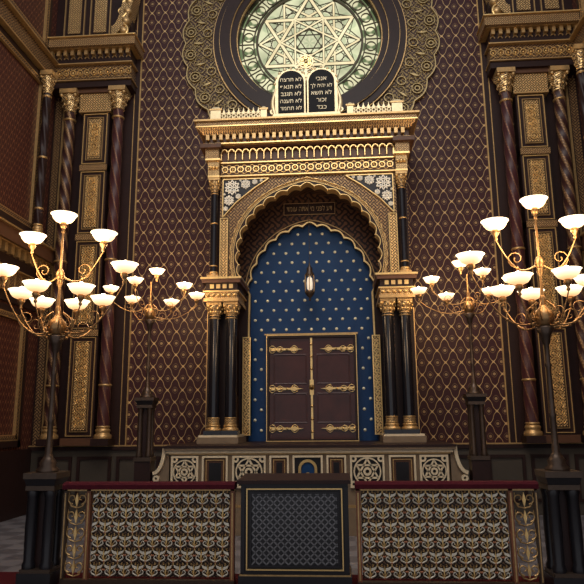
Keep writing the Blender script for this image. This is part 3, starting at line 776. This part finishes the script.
# ------------------------------------------------------------------ railing
FY=-5.0; FX=.035
def spiral(cx,cz,r,a0,turn,n=12,y=0,sg=1):
    return [(cx+sg*r*(1-.8*i/n)*cos(a0+turn*i/n),y,cz+r*(1-.8*i/n)*sin(a0+turn*i/n)) for i in range(n+1)]
def motif(m,x,z,w,h,y,half=0):
    sides=(-1,1) if half==0 else (half,)
    for sg in sides:
        m.tube([(x+sg*w*(.5*(.5-.5*cos(pi*t))),y+.004,z-h*.5+h*t) for t in [i/6 for i in range(7)]],.005,4,2)
        P=[(x+sg*w*.02,y,z-h*.44)]+spiral(x+sg*w*.24,z-h*.14,w*.17,-1.0,5.2,9,y,sg)
        m.tube(P,[.0075]+[.0080-.0005*i for i in range(10)],4,0)
        # leaf-like wing in silver with gold curl behind
        m.prism([(x+sg*w*.03,z+h*.02),(x+sg*w*.16,z+h*.05),(x+sg*w*.38,z+h*.17),(x+sg*w*.45,z+h*.36),(x+sg*w*.27,z+h*.27),(x+sg*w*.09,z+h*.24)][::sg],y-.012,y-.003,0)
        P=spiral(x+sg*w*.16,z+h*.38,w*.09,1.6,-4.6,7,y,sg)
        m.tube(P,[.0060-.0004*i for i in range(8)],4,1)
        m.ball((x+sg*w*.44,y-.004,z-h*.02),.010,3,5)
    if half==0:
        m.prism([(x-w*.05,z-h*.02),(x,z-h*.34),(x+w*.05,z-h*.02),(x,z+h*.44)],y-.016,y+.006,2)
        m.prism([(x-w*.10,z-h*.46),(x,z-h*.38),(x+w*.10,z-h*.46),(x,z-h*.5)],y-.010,y+.002,3)
backm=ornament("pierced_backing",(.14,.080,.045),(.008,.006,.006),95,.42,.3)
for sx in(-1,1):
    t=thing("altar_railing",(FX+sx*1.3,FY,.09),"scrolled gilt and silver metal railing with maroon velvet top","railing","altar railings")
    def P2(a,b): return sorted((FX+sx*a,FX+sx*b))
    m=MB(velvet); a,b=P2(.52,2.055)
    prof=[(-.08,.885),(-.08,.922),(-.055,.940),(0,.946),(.055,.940),(.08,.922),(.08,.885)]
    N=len(prof); m.add([(a,FY+p[0],p[1]) for p in prof]+[(b,FY+p[0],p[1]) for p in prof],[tuple(range(N))[::-1],tuple(range(N,2*N))]+[(i,(i+1)%N,N+(i+1)%N,N+i) for i in range(N)],0); m.build("handrail",t,(0,0,0),label="maroon velvet padded handrail")
    a,b=P2(.57,1.80); m=MB(silver,gold_old,gold,leafr,backm)
    R_=6; C_=10; w=(b-a)/C_; z0,z1=.15,.865; h=(z1-z0)/R_
    for r in range(R_):
        z=z0+h*(r+.5)
        if r%2==0:
            for c_ in range(C_): motif(m,a+w*(c_+.5),z,w,h,FY)
        else:
            motif(m,a,z,w,h,FY,1); motif(m,b,z,w,h,FY,-1)
            for c_ in range(1,C_): motif(m,a+w*c_,z,w,h,FY)
    m.box(a,b,FY+.014,FY+.020,z0,z1,4)
    m.build("scroll_grille",t,(0,0,0),label="silver and gilt scrollwork grille")
    a,b=P2(1.86,2.03); m=MB(gold_old,gold)
    for r in range(5):
        z=.15+.142*(r+.5); x=(a+b)/2
        for sg in(-1,1):
            m.tube(spiral(x+sg*.042,z+.01,.048,-1.6,6.4,14,FY,sg),[.009-.0003*i for i in range(15)],5,0)
            m.tube([(x,FY,z-.07),(x+sg*.05,FY,z-.055),(x+sg*.078,FY,z-.01),(x+sg*.075,FY,z+.06)],[.006,.008,.007,.003],5,0)
        m.prism([(x-.015,z),(x,z-.06),(x+.015,z),(x,z+.06)],FY-.01,FY+.01,1)
    m.build("narrow_grille",t,(0,0,0),label="gilt scroll grille")
    for xx,mm,w_ in((.545,postm,.018),(1.83,postm,.018),(2.04,bronze,.014)):
        m=MB(mm,gold_old); x=FX+sx*xx
        m.box(x-w_,x+w_,FY-.03,FY+.03,.09,.885,0); m.box(x-w_*.35,x+w_*.35,FY-.036,FY-.03,.14,.85,1)
        m.build("railing_post",t,(0,0,0))
    m=MB(bronze,gold_old); a,b=P2(.525,2.055); m.box(a,b,FY-.035,FY+.035,.086,.13,0); m.box(a,b,FY-.03,FY+.03,.867,.885,1); m.build("bottom_rail",t,(0,0,0))
X0=.035
lt=thing("reading_desk",(X0,FY,.085),"black reading desk with latticed panel and gold edging","lectern")
m=MB(dark,gold_old,gold,darkbr)
m.box(X0-.46,X0+.46,FY-.10,FY+.30,.086,.93,0); m.box(X0-.475,X0+.475,FY-.13,FY+.32,.086,.19,0); m.box(X0-.465,X0+.465,FY-.115,FY+.31,.19,.20,1)
m.add([(X0-.485,FY-.16,.935),(X0+.485,FY-.16,.935),(X0+.485,FY+.36,.935),(X0-.485,FY+.36,.935),(X0-.485,FY-.16,.965),(X0+.485,FY-.16,.965),(X0+.485,FY+.36,.985),(X0-.485,FY+.36,.985)],[(0,3,2,1),(4,5,6,7),(0,1,5,4),(1,2,6,5),(2,3,7,6),(3,0,4,7)],3)
for x in (-.44,.44): m.box(X0+x-.016,X0+x+.016,FY-.115,FY-.1,.22,.91,0)
m.frame(X0-.41,X0+.41,.235,.895,.010,FY-.12,FY-.10,2); m.frame(X0-.38,X0+.38,.262,.868,.016,FY-.125,FY-.10,0)
m.build("desk_body",lt,(0,0,0))
m=MB(slate,simple("lattice_bars",(.15,.148,.155),.3,.3),gold_old); x0,x1,z0,z1=X0-.362,X0+.362,.28,.85
m.box(x0,x1,FY-.108,FY-.10,z0,z1,0)
st=.062
for k in range(-20,40):
    for sg in(1,-1):
        xa=x0+k*st
        if sg==1:
            xs=max(x0,xa); xe=min(x1,xa+(z1-z0))
            if xe-xs>.01: m.bar((xs,z0+(xs-xa)),(xe,z0+(xe-xa)),.010,FY-.118,FY-.108,1)
        else:
            xs=max(x0,xa-(z1-z0)); xe=min(x1,xa)
            if xe-xs>.01: m.bar((xs,z0+(xa-xs)),(xe,z0+(xa-xe)),.010,FY-.118,FY-.108,1)
m.build("lattice_panel",lt,(0,0,0),label="dark diagonal diamond lattice")
m=MB(carpet,darkbr); m.box(-3.4,3.4,-5.30,-4.55,0,.085,0)
o=m.build("carpeted_step",None,(0,0,0)); o["label"]="low step covered in red carpet under the railing"; o["category"]="step"

# ------------------------------------------------------------------ light
w=bpy.data.worlds.new("world"); bpy.context.scene.world=w; w.use_nodes=True
bg=w.node_tree.nodes["Background"]; bg.inputs[0].default_value=(.90,.90,.96,1); bg.inputs[1].default_value=.50
def area(loc,rot,sx,sy,e,c):
    l=bpy.data.lights.new("front_fill",'AREA'); l.shape='RECTANGLE'; l.size=sx; l.size_y=sy; l.energy=e; l.color=c
    o=bpy.data.objects.new("front_fill",l); COL.objects.link(o); o.location=loc; o.rotation_euler=rot
area((0,-8,10.5),(radians(38),0,0),6,4,390,(1,.94,.87))  # unseen soft fill added high in front, standing in for windows behind camera
# ------------------------------------------------------------------ camera
cam=bpy.data.cameras.new("camera"); co=bpy.data.objects.new("camera",cam); COL.objects.link(co); bpy.context.scene.camera=co
cam.lens=36*640/584
R=Matrix.Rotation(radians(4.1),4,'Z')@Matrix.Rotation(radians(101.5),4,'X')@Matrix.Rotation(radians(-0.5),4,'Z')
co.matrix_world=Matrix.Translation((.44,-10.8,1.45))@R
bpy.context.scene.view_settings.view_transform='Standard'
bpy.context.scene.view_settings.exposure=0.2
